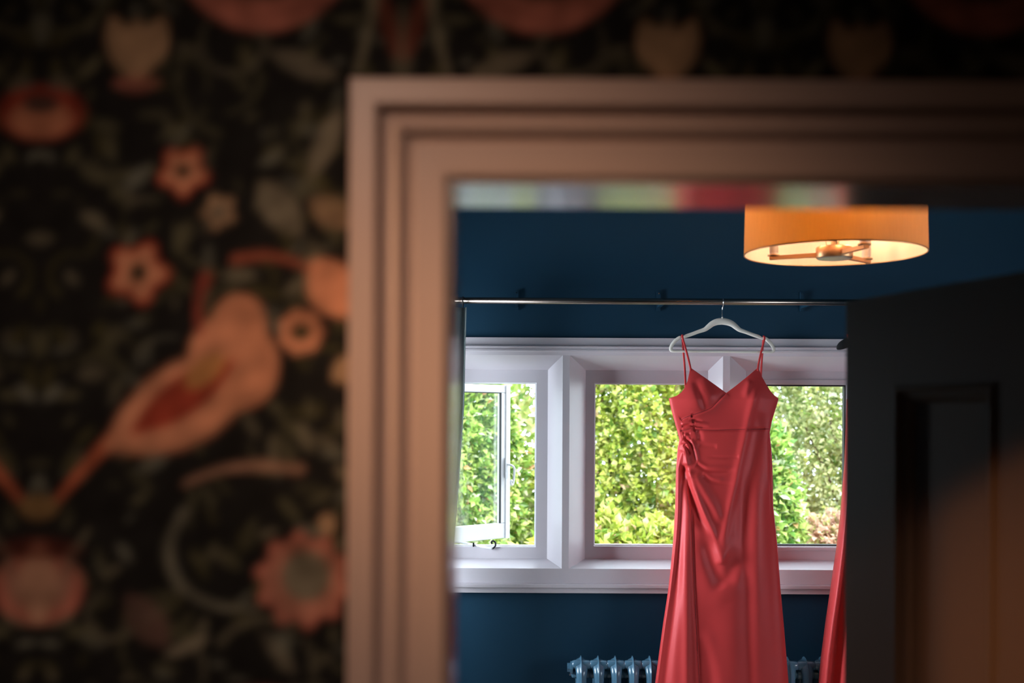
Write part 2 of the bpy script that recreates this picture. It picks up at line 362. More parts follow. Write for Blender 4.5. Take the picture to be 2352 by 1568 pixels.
for (a, c, d, e) in ((VY0, VY1, 0.90, 0.95), (VY0, VY1, 2.05, 2.10), (VY0, VY0+0.05, 0.95, 2.05), (VY1-0.05, VY1, 0.95, 2.05)): b.box(RX0-0.09, RX0-0.055, a, c, d, e)
b.build('window_frame', M['window'], w3)
MB().box(RX0-0.12, RX0+0.05, VY0-0.05, VY1+0.05, 0.87, 0.90).build('window_sill', M['window'], w3)
# right wall with the opening for the added fill window
b = MB(); WY0, WY1, WZ0, WZ1 = 1.60, 3.00, 0.90, 2.10
b.box(RX1, RX1+0.1, YR, WY0, 0, RH); b.box(RX1, RX1+0.1, WY1, RY1, 0, RH); b.box(RX1, RX1+0.1, WY0, WY1, 0, WZ0); b.box(RX1, RX1+0.1, WY0, WY1, WZ1, RH)
struct('wall_right', b, M['navy'])
w2 = empty('added_window_right', (RX1, 2.3, WZ0), kind='structure')  # unseen window made up around the right-hand fill light
b = MB()
for (a, c, d, e) in ((WY0, WY1, WZ0, WZ0+0.05), (WY0, WY1, WZ1-0.05, WZ1), (WY0, WY0+0.05, WZ0+0.05, WZ1-0.05), (WY1-0.05, WY1, WZ0+0.05, WZ1-0.05)):
    b.box(RX1+0.055, RX1+0.09, a, c, d, e)
b.build('window_frame', M['window'], w2)
MB().box(RX1-0.05, RX1+0.12, WY0-0.05, WY1+0.05, WZ0-0.03, WZ0).build('window_sill', M['window'], w2)

# ------------------------------------------------------------------ door lining, architrave, door leaf
ln = empty('trim_1', (DL, YW, 0), kind='structure')
t = 0.012; y0, y1 = YT+0.006, YR+0.002
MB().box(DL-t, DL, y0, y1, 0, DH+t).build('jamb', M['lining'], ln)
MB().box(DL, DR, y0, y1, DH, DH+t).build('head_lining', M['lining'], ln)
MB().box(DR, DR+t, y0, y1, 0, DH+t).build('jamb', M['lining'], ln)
# moulded architrave: profile across its width (from the opening outwards) as (offset, proud)
prof = [(0.0, 0.0), (0.0, 0.0135), (0.003, 0.0155), (0.024, 0.0165), (0.0255, 0.011), (0.029, 0.0095), (0.0325, 0.011), (0.0335, 0.0165), (0.0385, 0.0190), (0.043, 0.0175),
        (0.044, 0.0115), (0.0475, 0.0105), (0.0515, 0.0125), (0.053, 0.0205), (0.0555, 0.0225), (0.072, 0.0225), (0.0745, 0.0205), (0.0745, 0.0)]
ar = empty('trim_2', (DL, YW, 0), kind='structure')
def arch_leg(pts_of):
    b = MB(); n = len(prof); v = []
    for e in (0, 1):
        for (o_, p_) in prof: v.append(pts_of(e, o_, YW - p_))
    f = [(i, (i+1) % n, n + (i+1) % n, n + i) for i in range(n)]
    f.append(tuple(range(n-1, -1, -1))); f.append(tuple(range(n, 2*n))); return b.add(v, f)
s0 = 0.004
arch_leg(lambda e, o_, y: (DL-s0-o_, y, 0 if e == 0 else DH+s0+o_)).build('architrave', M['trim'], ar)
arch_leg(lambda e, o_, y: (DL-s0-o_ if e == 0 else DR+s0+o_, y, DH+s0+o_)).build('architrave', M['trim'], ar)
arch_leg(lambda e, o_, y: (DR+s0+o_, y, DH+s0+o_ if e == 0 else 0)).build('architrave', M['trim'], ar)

# door leaf hung on the right jamb, swung into the bedroom
ddir = Vector((-0.2917, 0.9565, 0)).normalized(); dnrm = Vector((-ddir.y, ddir.x, 0))    # normal pointing left, to the landing's face
hinge = Vector((DR-0.004, YR+0.001, 0)); LW, LT, LH = 0.760, 0.040, DH-0.004
dl = empty('door_1', tuple(hinge), kind='structure')
def DP(s, n, z): q = hinge + ddir*s + dnrm*n; return (q.x, q.y, z)
def dbox(mb, s0, s1, n0, n1, z0, z1):
    return mb.hexa([DP(s0,n0,z0), DP(s1,n0,z0), DP(s1,n1,z0), DP(s0,n1,z0), DP(s0,n0,z1), DP(s1,n0,z1), DP(s1,n1,z1), DP(s0,n1,z1)])
ST, PW = 0.125, 0.200; MU = LW - 2*ST - 2*PW
rails = [(0.006, 0.22), (0.86, 1.04), (LH-0.130, LH)]
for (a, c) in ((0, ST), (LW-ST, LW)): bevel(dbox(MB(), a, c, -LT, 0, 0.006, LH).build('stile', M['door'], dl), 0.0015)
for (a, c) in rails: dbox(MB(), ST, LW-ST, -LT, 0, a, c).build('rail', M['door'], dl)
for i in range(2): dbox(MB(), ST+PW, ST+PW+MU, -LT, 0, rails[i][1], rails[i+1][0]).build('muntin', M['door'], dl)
for i in range(2):
    z0, z1 = rails[i][1], rails[i+1][0]
    for s in (ST, ST+PW+MU):
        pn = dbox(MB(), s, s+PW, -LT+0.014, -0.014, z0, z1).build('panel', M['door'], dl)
        for side in (0, 1):               # ogee bead round the panel, both faces
            mb = MB()
            sec = [(0.0, -0.0135), (0.0, 0.003), (0.004, 0.0045), (0.008, 0.002), (0.010, -0.004), (0.014, -0.0035), (0.019, -0.006), (0.024, -0.0125), (0.024, -0.0135)]
            if side: sec = [(a_, -LT - c_) for a_, c_ in sec]
            rings = []
            for (sg, zg) in ((1, 1), (-1, 1), (-1, -1), (1, -1)):
                rings.append([DP((s if sg > 0 else s+PW) + sg*a_, c_, (z0 if zg > 0 else z1) + zg*a_) for a_, c_ in sec])
            n = len(sec); v = [p for r_ in rings for p in r_]
            f = [(i_*n+k, i_*n+(k+1) % n, ((i_+1) % 4)*n+(k+1) % n, ((i_+1) % 4)*n+k) for i_ in range(4) for k in range(n)]
            mb.add(v, f).build('panel_moulding', M['door'], dl)
for z in (0.25, 1.65):
    MB().tube([DP(-0.004, 0.0, z), DP(-0.004, 0.0, z+0.09)], 0.006).build('hinge', M['brass'], dl, True)
kn = MB(); c0 = Vector(DP(LW-0.06, 0, 0.98))
prof_k = [(0.0, 0.026), (0.006, 0.026), (0.010, 0.010), (0.030, 0.010), (0.036, 0.022), (0.048, 0.027), (0.060, 0.022), (0.064, 0.006)]
kn.tube([c0 + dnrm*a for a, r in prof_k], [r for a, r in prof_k], n=20); kn.build('door_knob', M['brass'], dl, True)

# ------------------------------------------------------------------ window wall and the mullioned window
YF, YB, YG = 4.895, 5.000, 5.030         # front of the mullions, face of the glazing frames, glass
WX0, WX1 = X(915, RY1), X(2012, RY1); WZT, WZB = Z(775, 4.905), Z(1361, 4.905)
b = MB(); y0, y1 = RY1, RY1+0.20
b.box(RX0-0.1, WX0+0.03, y0, y1, 0, RH); b.box(WX1-0.03, RX1+0.1, y0, y1, 0, RH)
b.box(WX0+0.03, WX1-0.03, y0, y1, 0, WZB+0.05); b.box(WX0+0.03, WX1-0.03, y0, y1, WZT-0.02, RH)
struct('wall_window', b, M['navy'])
wn = empty('window_1', ((WX0+WX1)/2, YF, WZB), kind='structure')
Wm = M['window']
MB().box(WX0, WX1, 4.902, RY1+0.03, Z(794, 4.90), WZT).build('head_fascia', Wm, wn)
b = MB(); za, zb = Z(793, 4.885), Z(815, 4.885)
hp = [(4.935, za), (4.884, za), (4.880, za-0.003), (4.880, za-0.008), (4.886, za-0.012), (4.886, za-0.0155), (4.881, za-0.017), (4.881, za-0.0235), (4.889, za-0.028), (4.895, zb), (4.935, zb)]
n = len(hp); b.add([(WX0, y, z) for y, z in hp] + [(WX1, y, z) for y, z in hp], [(i, (i+1) % n, n+(i+1) % n, n+i) for i in range(n)] + [tuple(range(n-1,-1,-1)), tuple(range(n, 2*n))])
b.build('head_moulding', Wm, wn)
zfT, zfB = Z(815, YF), Z(1305, YF); zbT, zbB = Z(849, YB), Z(1282, YB)
lights = [(940, 1292, 974, 1258, 998, 1232, 878, 1256), (1308, 1660, 1345, 1626, 1365, 1606, 878, 1253), (1676, 2000, 1713, 1966, 1733, 1945, 880, 1251)]
MB().box(WX0, WX1, YF, 5.06, Z(1340, YF), zfB).build('apron', Wm, wn)
bevel(MB().box(WX0-0.02, WX1+0.02, 4.868, 4.92, Z(1350, 4.868), Z(1340.5, 4.868)).build('window_sill', Wm, wn), 0.004, 3)
bevel(MB().box(WX0, WX1, 4.884, 4.92, Z(1361.5, 4.884), Z(1350, 4.868)+0.001).build('sill_bead', Wm, wn), 0.003)
posts = [(915, 940), (1292, 1308), (1660, 1676), (2000, 2012)]
for (a, c) in posts: MB().box(X(a, YF), X(c, YF), YF, 5.06, zfB, zfT).build('mullion', Wm, wn)
zbk = zbT
for (fl, fr, bl, br, ol, orr, ot, ob) in lights:
    A = [P(fl, 0, YF).x, P(fr, 0, YF).x]; B = [X(bl, YB), X(br, YB)]
    th = 0.004
    def board(p): MB().hexa(p).build('reveal_board', Wm, wn)
    # splayed boards: head, sill, left, right
    board([(A[0], YF, zfT), (A[1], YF, zfT), (B[1], YB, zbT), (B[0], YB, zbT), (A[0], YF+.004, zfT+th), (A[1], YF+.004, zfT+th), (B[1], YB+.01, zfT+th), (B[0], YB+.01, zfT+th)])
    board([(A[0], YF+.004, zfB-th), (A[1], YF+.004, zfB-th), (B[1], YB+.01, zfB-th), (B[0], YB+.01, zfB-th), (A[0], YF, zfB), (A[1], YF, zfB), (B[1], YB, zbB), (B[0], YB, zbB)])
    board([(A[0]-th, YF+.004, zfB), (A[0], YF, zfB), (B[0], YB, zbB), (A[0]-th, YB+.01, zbB), (A[0]-th, YF+.004, zfT), (A[0], YF, zfT), (B[0], YB, zbT), (A[0]-th, YB+.01, zbT)])
    board([(A[1], YF, zfB), (A[1]+th, YF+.004, zfB), (A[1]+th, YB+.01, zbB), (B[1], YB, zbB), (A[1], YF, zfT), (A[1]+th, YF+.004, zfT), (A[1]+th, YB+.01, zbT), (B[1], YB, zbT)])
    O0, O1, zt, zb_ = X(ol, YB), X(orr, YB), Z(ot, YB), Z(ob, YB)
    f = empty('glazing_frame', ((O0+O1)/2, YB, zb_)); f.parent = wn; f.location = Vector(((O0+O1)/2, YB, zb_)) - ORG[wn]
    e = 0.03
    MB().box(B[0]-e, B[1]+e, YB, 5.06, zt, zbT+e).build('frame_rail', Wm, f)
    MB().box(B[0]-e, B[1]+e, YB, 5.06, zbB-e, zb_).build('frame_rail', Wm, f)
    MB().box(B[0]-e, O0, YB, 5.06, zb_, zt).build('frame_stile', Wm, f)
    MB().box(O1, B[1]+e, YB, 5.06, zb_, zt).build('frame_stile', Wm, f)
    # thin inner rebate line
    r_ = MB(); q = 0.006
    for (xa, xb, zc, zd) in ((O0, O1, zt-q, zt), (O0, O1, zb_, zb_+q), (O0, O0+q, zb_+q, zt-q), (O1-q, O1, zb_+q, zt-q)): r_.box(xa, xb, YB+0.018, 5.05, zc, zd)
    if ol > 1700:
        r_.build('gasket', M['gasket'], f)
        r2 = MB(); g0 = 0.0
        r2.box(O0-0.012, O1+0.012, YB-0.007, YB, zt+0.003, zt+0.023).box(O0-0.012, O1+0.012, YB-0.007, YB, zb_-0.019, zb_-0.003)
        bevel(r2.build('glazing_bead', Wm, f), 0.003, 3)
    else:
        r_.build('rebate', M['sash'], f)
    if ol > 1300: MB().box(O0, O1, YG, YG+0.004, zb_, zt).build('pane', M['glass'], f)
    if ol < 1300:
        MB().box(O1-0.006, O1+0.001, YB+0.002, YB+0.012, Z(1101, YB), Z(1062, YB)).build('striker_plate', M['sash'], f)
        HXp, OT, OB = O0, zt-0.003, zb_+0.003
# open casement, hinged on the left, about 44 degrees outwards
ca = math.radians(44); cd = Vector((math.cos(ca), math.sin(ca), 0)); cn = Vector((math.sin(ca), -math.cos(ca), 0))
chin = Vector((HXp+0.004, 5.045, 0)); CW = 0.446
cs = empty('casement', (chin.x, chin.y, OB)); cs.parent = wn; cs.location = ORG[cs] - ORG[wn]
def CP(s, nn, z): q = chin + cd*s + cn*nn; return (q.x, q.y, z)
def cbox(mb, s0, s1, n0, n1, z0, z1):
    return mb.hexa([CP(s0,n0,z0), CP(s1,n0,z0), CP(s1,n1,z0), CP(s0,n1,z0), CP(s0,n0,z1), CP(s1,n0,z1), CP(s1,n1,z1), CP(s0,n1,z1)])
Sm = M['sash']; sb = 0.058; sw_ = 0.050
for (a, c, d, e_) in ((0, CW, OT-0.036, OT), (0, CW, OB, OB+0.072), (0, sw_, OB+0.072, OT-0.036), (CW-sw_, CW, OB+0.072, OT-0.036)):
    bevel(cbox(MB(), a, c, -0.028, 0, d, e_).build('sash_rail', Sm, cs), 0.003)
b = MB(); cbox(b, CW-0.022, CW+0.004, 0.0, 0.005, OB, OT); b.build('sash_overlap', Sm, cs)
cbox(MB(), sw_-0.004, CW-sw_+0.004, -0.016, -0.012, OB+0.068, OT-0.032).build('pane', M['glass'], cs)
r_ = MB(); q = 0.003
cbox(r_, CW-sw_-q, CW-sw_, -0.010, 0.001, OB+0.072, OT-0.036); cbox(r_, sw_, CW-sw_, -0.010, 0.001, OT-0.039, OT-0.036); r_.build('glazing_putty', M['gasket'], cs)
zl = Z(1072, 5.3)
lt = cbox(MB(), CW-0.030, CW-0.010, 0.005, 0.013, zl-0.055, zl+0.04).build('latch_plate', Sm, cs)
hb = MB(); hb.tube(smooth_path([CP(CW-0.020, 0.012, zl+0.01), CP(CW-0.010, 0.030, zl+0.006), CP(CW+0.004, 0.034, zl-0.01), CP(CW+0.002, 0.034, zl-0.055),
        CP(CW-0.004, 0.034, zl-0.082), CP(CW-0.016, 0.034, zl-0.082), CP(CW-0.017, 0.034, zl-0.067), CP(CW-0.010, 0.034, zl-0.066)], 5), 0.0052, n=8)
hb.build('latch_handle', Sm, cs, True)
# stay bar lying on the frame with its curled end
sy = 5.012; st = MB()
st.tube(smooth_path([P(1046, 1245, sy+0.07), P(1075, 1248, sy+0.03), P(1105, 1255, sy-0.01), P(1133, 1260, sy-0.02)], 5), 0.005, n=8)
st.build('stay_bar', Sm, wn, True)
st = MB().tube(smooth_path([P(1133, 1260, sy-0.02), P(1139, 1254, sy-0.02), P(1139, 1246, sy-0.02), P(1134, 1242, sy-0.02), P(1130, 1245, sy-0.02), P(1132, 1249, sy-0.02)], 5), 0.004, n=8)
st.build('stay_curl', M['iron'], wn, True)
MB().tube([P(1089, 1246, sy-0.005), P(1089, 1256, sy-0.005)], 0.004, n=8).build('stay_pin', M['iron'], wn, True)

# ------------------------------------------------------------------ curtain pole with its brackets
YP = 4.70; ZP = Z(690.5, YP); PR = 0.0135
pole = empty('curtain_pole', (0.5, YP, ZP), 'slim bronze metal pole running across above the window', 'curtain pole')
MB().tube([(-0.55, YP, ZP), (1.95, YP, ZP)], PR, n=20).build('rod', M['pole'], pole, True)
for x in (-0.55, 1.95):
    MB().tube([(x + (0.06 if x > 0 else -0.06)*k, YP, ZP) for k in (0, 0.1, 0.3, 0.7, 1.0)], [0.0135, 0.019, 0.026, 0.024, 0.006], n=20).build('finial', M['pole'], pole, True)
for px in (1185, 1511, 1840):
    xb = X(px, RY1)
    br = MB(); br.box(xb-0.008, xb+0.008, RY1-0.010, RY1, Z(712, RY1), Z(668, RY1)).box(xb-0.006, xb+0.006, YP+0.011, RY1-0.006, ZP-0.006, ZP+0.006)
    bo = br.build('bracket', M['navy'], pole)
    MB().tube([(xb, RY1-0.014, Z(705, RY1)), (xb, RY1-0.010, Z(705, RY1))], 0.004, n=10).build('screw', M['chrome'], bo)
    MB().tube([(xb, RY1-0.014, Z(673, RY1)), (xb, RY1-0.010, Z(673, RY1))], 0.003, n=10).build('screw', M['chrome'], bo)

# ------------------------------------------------------------------ curtain on the left, drawn back
cz = [(705, 1073), (800, 1071), (930, 1069), (1040, 1062), (1130, 1056), (1250, 1047), (1360, 1037), (1500, 1030), (1700, 1045)]
def interp(tab, y): return float(np.interp(y, [a for a, _ in tab], [c for _, c in tab]))
NR, NC = 70, 90; V = []; Fq = []
for i in range(NR+1):
    y = 706 + (1760-706)*i/NR; xr = X(interp(cz, y), YP); xl = -0.50; z = Z(y, YP)
    tight = 1 - 0.35*math.exp(-((y-1480)/160)**2)
    for j in range(NC+1):
        u = j/NC; x = xl + (xr-xl)*(u + 0.018*math.sin(u*2*PI*4.8))
        V.append((x, YP + 0.030*tight*math.cos(u*2*PI*2.4 - 0.9) + 0.006*math.sin(u*23 + y*0.006), z))
for i in range(NR):
    for j in range(NC):
        a = i*(NC+1)+j; Fq.append((a, a+1, a+NC+2, a+NC+1))
ct = empty('curtain', (-0.4, YP, Z(1760, YP)), 'grey-green linen curtain gathered at the left end of the pole', 'curtain')
c_ = build('cloth', V, Fq, M['curtain'], ct, True); c_.modifiers.new('s', 'SOLIDIFY').thickness = 0.003
for px in (1016, 1042, 1062):
    rg = MB(); xx = X(px, YP); rg.tube([(xx, YP + 0.021*math.cos(a*PI/10), ZP - 0.006 + 0.021*math.sin(a*PI/10)) for a in range(20)], 0.0028, n=8, closed=True)
    rg.build('ring', M['iron'], ct, True)

# ------------------------------------------------------------------ dresses on hangers
DS = YP / F
def seg_dist(PX_, PY_, pts):
    best = np.full(PX_.shape, 1e9); par = np.zeros(PX_.shape); sgn = np.zeros(PX_.shape); n = len(pts)-1
    for i in range(n):
        (x0, y0), (x1, y1) = pts[i], pts[i+1]; ex, ey = x1-x0, y1-y0
        t = np.clip(((PX_-x0)*ex + (PY_-y0)*ey)/(ex*ex+ey*ey), 0, 1)
        d = np.hypot(PX_-x0-t*ex, PY_-y0-t*ey); k = d < best
        best = np.where(k, d, best); par = np.where(k, (i+t)/n, par); sgn = np.where(k, np.sign(ex*(PY_-y0) - ey*(PX_-x0)), sgn)
    return best, par, sgn
def crv(pts, n=6): return [tuple(p)[:2] for p in smooth_path([(a, b, 0) for a, b in pts], n)]
def dress_front(PX_, PY_):
    """how far (m) the cloth stands proud of its smooth body: folds, ruching, seams"""
    h = np.zeros(PX_.shape)
    def ridge(pts, amp, wd, f0=0.15, f1=0.25, step=0.0):
        nonlocal h
        d, t, s = seg_dist(PX_, PY_, crv(pts)); fade = np.clip(t/f0, 0, 1)*np.clip((1-t)/f1, 0, 1); fade = fade*fade*(3-2*fade)
        h = h + amp*fade*np.exp(-(d/wd)**2)
        if step: h = h + step*fade*np.exp(-(d/(wd*3))**2)*s*(1-np.exp(-(d/2.0)**2))
    g = lambda cx, cy, a, b_, rot=0: np.exp(-(((PX_-cx)*math.cos(rot)+(PY_-cy)*math.sin(rot))/a)**2 - ((-(PX_-cx)*math.sin(rot)+(PY_-cy)*math.cos(rot))/b_)**2)
    h += 0.018*g(1595, 905, 34, 48) + 0.018*g(1728, 905, 38, 50)
    ridge([(1592, 868), (1600, 895), (1612, 925), (1618, 945)], -0.007, 8, 0.3, 0.4)
    ridge([(1612, 860), (1622, 890), (1636, 915)], 0.004, 10)
    ridge([(1720, 868), (1712, 890), (1706, 915)], 0.006, 7, 0.3, 0.4)
    ridge([(1736, 880), (1722, 930), (1712, 985), (1702, 1030), (1694, 1065), (1684, 1115), (1668, 1180), (1656, 1250), (1650, 1288)], 0.008, 10, 0.1, 0.2)
    ridge([(1745, 940), (1735, 1000), (1722, 1080), (1708, 1180), (1698, 1290)], -0.006, 16)
    # wrap edge of the bodice, waist seam
    ridge([(1665, 900), (1652, 912), (1630, 934), (1607, 944), (1576, 955), (1561, 963)], -0.002, 2.5, 0.02, 0.05, step=-0.004)
    ridge([(1562, 987), (1575, 985), (1587, 982), (1600, 984), (1640, 985), (1700, 983), (1757, 982)], -0.004, 3.0, 0.02, 0.02)
    # ruching at the left side
    for pts, a, wd in (([(1563, 966), (1585, 961), (1612, 966)], -0.004, 3), ([(1563, 972), (1580, 968), (1600, 969), (1628, 970)], 0.005, 3.5), ([(1564, 978), (1580, 974), (1596, 977), (1626, 978)], -0.006, 3),
                       ([(1565, 982), (1590, 979), (1612, 981)], 0.004, 3), ([(1567, 993), (1585, 993)], -0.005, 2.5), ([(1568, 998), (1580, 1001), (1588, 1008)], -0.006, 3),
                       ([(1568, 995), (1580, 1003), (1590, 1020), (1597, 1045), (1600, 1070)], 0.009, 4.5), ([(1569, 1002), (1582, 1012), (1590, 1030), (1595, 1050), (1596, 1062)], -0.012, 4.5),
                       ([(1569, 1008), (1576, 1016), (1584, 1035)], 0.006, 3.5), ([(1569, 1018), (1576, 1028), (1584, 1043)], -0.009, 3.5),
                       ([(1600, 985), (1606, 1000), (1603, 1010)], -0.005, 6)):
        ridge(pts, a, wd, 0.1, 0.3)
    # cross creases on the hip
    ridge([(1600, 1018), (1625, 1022), (1645, 1022)], -0.003, 5); ridge([(1618, 1046), (1660, 1047), (1694, 1045)], -0.003, 3.5, 0.3, 0.1)
    ridge([(1596, 1062), (1612, 1073), (1624, 1077), (1655, 1077), (1688, 1076)], -0.006, 4, 0.05, 0.2); ridge([(1600, 1058), (1615, 1066), (1630, 1070), (1680, 1069)], 0.004, 5)
    ridge([(1612, 1088), (1628, 1101), (1645, 1105), (1690, 1108)], -0.0045, 4, 0.1, 0.3); ridge([(1612, 1080), (1632, 1094), (1660, 1098)], 0.003, 6)
    # the draped edge falling from the ruching and the cowl below it
    ridge([(1567, 1014), (1570, 1040), (1574, 1065), (1583, 1098), (1597, 1138), (1616, 1185), (1636, 1228), (1650, 1285)], 0.011, 8, 0.04, 0.3, step=-0.005)
    ridge([(1571, 1062), (1577, 1098), (1588, 1140), (1604, 1185), (1624, 1226)], -0.013, 9, 0.08, 0.25)
    ridge([(1590, 1080), (1610, 1115), (1640, 1165), (1652, 1200)], 0.008, 11)
    ridge([(1612, 1215), (1628, 1270), (1645, 1318), (1660, 1345)], -0.013, 17, 0.3, 0.25); ridge([(1664, 1340), (1678, 1300), (1695, 1250)], -0.010, 16, 0.3, 0.5)
    ridge([(1640, 1235), (1650, 1275), (1652, 1292)], 0.009, 10, 0.4, 0.3); ridge([(1652, 1292), (1662, 1265), (1680, 1225)], 0.007, 10, 0.3, 0.5)
    ridge([(1610, 1300), (1640, 1350), (1668, 1380)], 0.004, 26, 0.4, 0.4); ridge([(1668, 1380), (1690, 1330), (1710, 1260)], 0.003, 24, 0.4, 0.4)
    # left underskirt folds
    ridge([(1566, 1030), (1558, 1075), (1556, 1180), (1551, 1250), (1540, 1340), (1524, 1450), (1505, 1600)], 0.008, 5, 0.05, 0.02)
    ridge([(1572, 1060), (1570, 1110), (1566, 1200), (1556, 1330), (1546, 1420), (1530, 1560), (1510, 1800)], -0.012, 9, 0.1, 0.1)
    ridge([(1575, 1075), (1573, 1130), (1571, 1230), (1574, 1380), (1575, 1560), (1575, 1800)], 0.010, 10, 0.05, 0.1)
    ridge([(1578, 1090), (1586, 1164), (1592, 1320), (1598, 1440), (1604, 1568), (1612, 1850)], -0.005, 4, 0.05, 0.02, step=0.003)
    ridge([(1602, 1450), (1620, 1500), (1630, 1560), (1640, 1700)], -0.005, 14); ridge([(1612, 1440), (1640, 1520), (1660, 1640)], 0.005, 20)
    # right-hand length of the skirt
    ridge([(1706, 1060), (1704, 1200), (1712, 1350), (1716, 1600), (1720, 1850)], -0.008, 16, 0.2, 0.05); ridge([(1738, 1060), (1734, 1300), (1736, 1600), (1740, 1850)], 0.010, 24, 0.2, 0.05)
    ridge([(1768, 1000), (1769, 1090), (1774, 1200)], -0.006, 4); ridge([(1768, 1100), (1774, 1300), (1788, 1600)], -0.004, 12)
    return h
SIL_L = [(913, 1536), (947, 1544), (988, 1556), (1007, 1561), (1027, 1557), (1074, 1553.5), (1160, 1552), (1237, 1548), (1307, 1542), (1361, 1536), (1428, 1526), (1505, 1516), (1568, 1508), (1860, 1468)]
SIL_R = [(913, 1788), (937, 1781), (963, 1773), (991, 1768), (1027, 1772), (1074, 1775), (1160, 1777), (1240, 1786), (1345, 1794), (1428, 1802), (1530, 1811), (1568, 1814), (1860, 1834)]
TOPE = [(1536, 913), (1552, 907), (1562, 900), (1570, 889), (1577, 873), (1584, 842), (1610, 861), (1640, 882), (1665, 900), (1690, 881), (1715, 861), (1739, 841), (1748, 864), (1757, 881), (1767, 896), (1776, 905), (1788, 913)]
def silhouettes(style):
    if style == 0: return SIL_L, SIL_R
    # the second gown, narrower above, fuller below (its own axis at 1660)
    L = [(913, 1566), (960, 1565), (1000, 1564), (1060, 1562), (1110, 1558), (1180, 1553), (1250, 1545), (1350, 1531), (1420, 1521), (1500, 1511), (1568, 1505), (1860, 1482)]
    R = [(y, 3320-x) for y, x in L]; return L, R
def make_dress(root, ox, rot, style, folds):
    L, R = silhouettes(style)
    HEM = 1858
    tx = sorted(set([a for a, _ in TOPE] + list(np.linspace(1536, 1788, 190))))
    U = (np.array(tx) - 1536)/252.0; nu = len(U)
    rows = np.concatenate([np.linspace(0, 0.16, 90)[:-1], np.linspace(0.16, 0.55, 150)[:-1], np.linspace(0.55, 1, 60)]); nv = len(rows)
    topy = np.interp(np.array(tx), [a for a, _ in TOPE], [c for _, c in TOPE])
    def sheet(front):
        ty = topy if front else 913 + 14*np.sin(PI*U)
        Yp = ty[None, :] + rows[:, None]*(HEM - ty[None, :])
        Lx = np.interp(Yp, [a for a, _ in L], [c for _, c in L]); Rx = np.interp(Yp, [a for a, _ in R], [c for _, c in R])
        Xp = Lx + (Rx - Lx)*U[None, :]
        dep = np.interp(Yp, [840, 915, 985, 1080, 1300, 1500, 1860], [0.010, 0.034, 0.030, 0.040, 0.055, 0.065, 0.100])
        c = np.sqrt(np.clip(1 - (2*U[None, :]-1)**2, 0, 1))
        prof_ = c**0.8
        if front:
            off = -dep*prof_
            if folds:
                off = off - dress_front(Xp, Yp)*np.clip(prof_*4, 0, 1)
                lo = np.clip((Yp-1250)/500, 0, 1); off = off - lo*0.010*np.sin((Xp-1660)*0.055 + 0.6)*np.clip(prof_*2, 0, 1)
            else:
                lo = np.clip((Yp-960)/400, 0, 1); q = U[None, :]
                off = off - (0.006+0.026*lo)*np.sin(q*2*PI*6.2 + 0.9 + 0.5*np.sin(Yp*0.004))*np.clip(prof_*2.2, 0, 1)
        else: off = np.minimum(dep*0.35, 0.022)*prof_
        return Xp, off, Yp
    V = []; Fq = []
    grids = []
    for front in (True, False):
        Xp, off, Yp = sheet(front); b0 = len(V)
        lx = (Xp - 1660)*DS; cr, sr = math.cos(rot), math.sin(rot)
        wx = ox + lx*cr - off*sr; wy = YP + lx*sr + off*cr; wz = CAMZ + (CY - Yp)*DS
        V += np.stack([wx.ravel(), wy.ravel(), wz.ravel()], 1).tolist()
        for i in range(nv-1):
            for j in range(nu-1):
                a = b0 + i*nu + j; q = (a, a+1, a+nu+1, a+nu); Fq.append(q[::-1] if front else q)
        grids.append((Xp, off, Yp))
    body = build('gown', V, Fq, M['satin'], root, True)
    body.modifiers.new('w', 'WELD').merge_threshold = 0.0004
    s = body.modifiers.new('s', 'SOLIDIFY'); s.thickness = 0.0012; s.offset = 0
    Xp, off, Yp = grids[0]
    def at(px, py, lift=0.0):
        k = np.argmin((Xp-px)**2 + (Yp-py)**2); o_ = off.flat[k] - lift; lx = (px-1660)*DS
        return (ox + lx*math.cos(rot) - o_*math.sin(rot), YP + lx*math.sin(rot) + o_*math.cos(rot), CAMZ + (CY-py)*DS)
    return at
def strap(root, pts, wd=0.0042):
    b = MB(); b.tube(smooth_path(pts, 6), wd, n=8, flat=0.28, up=(0, 1, 0)); return b.build('strap', M['satin'], root, True)
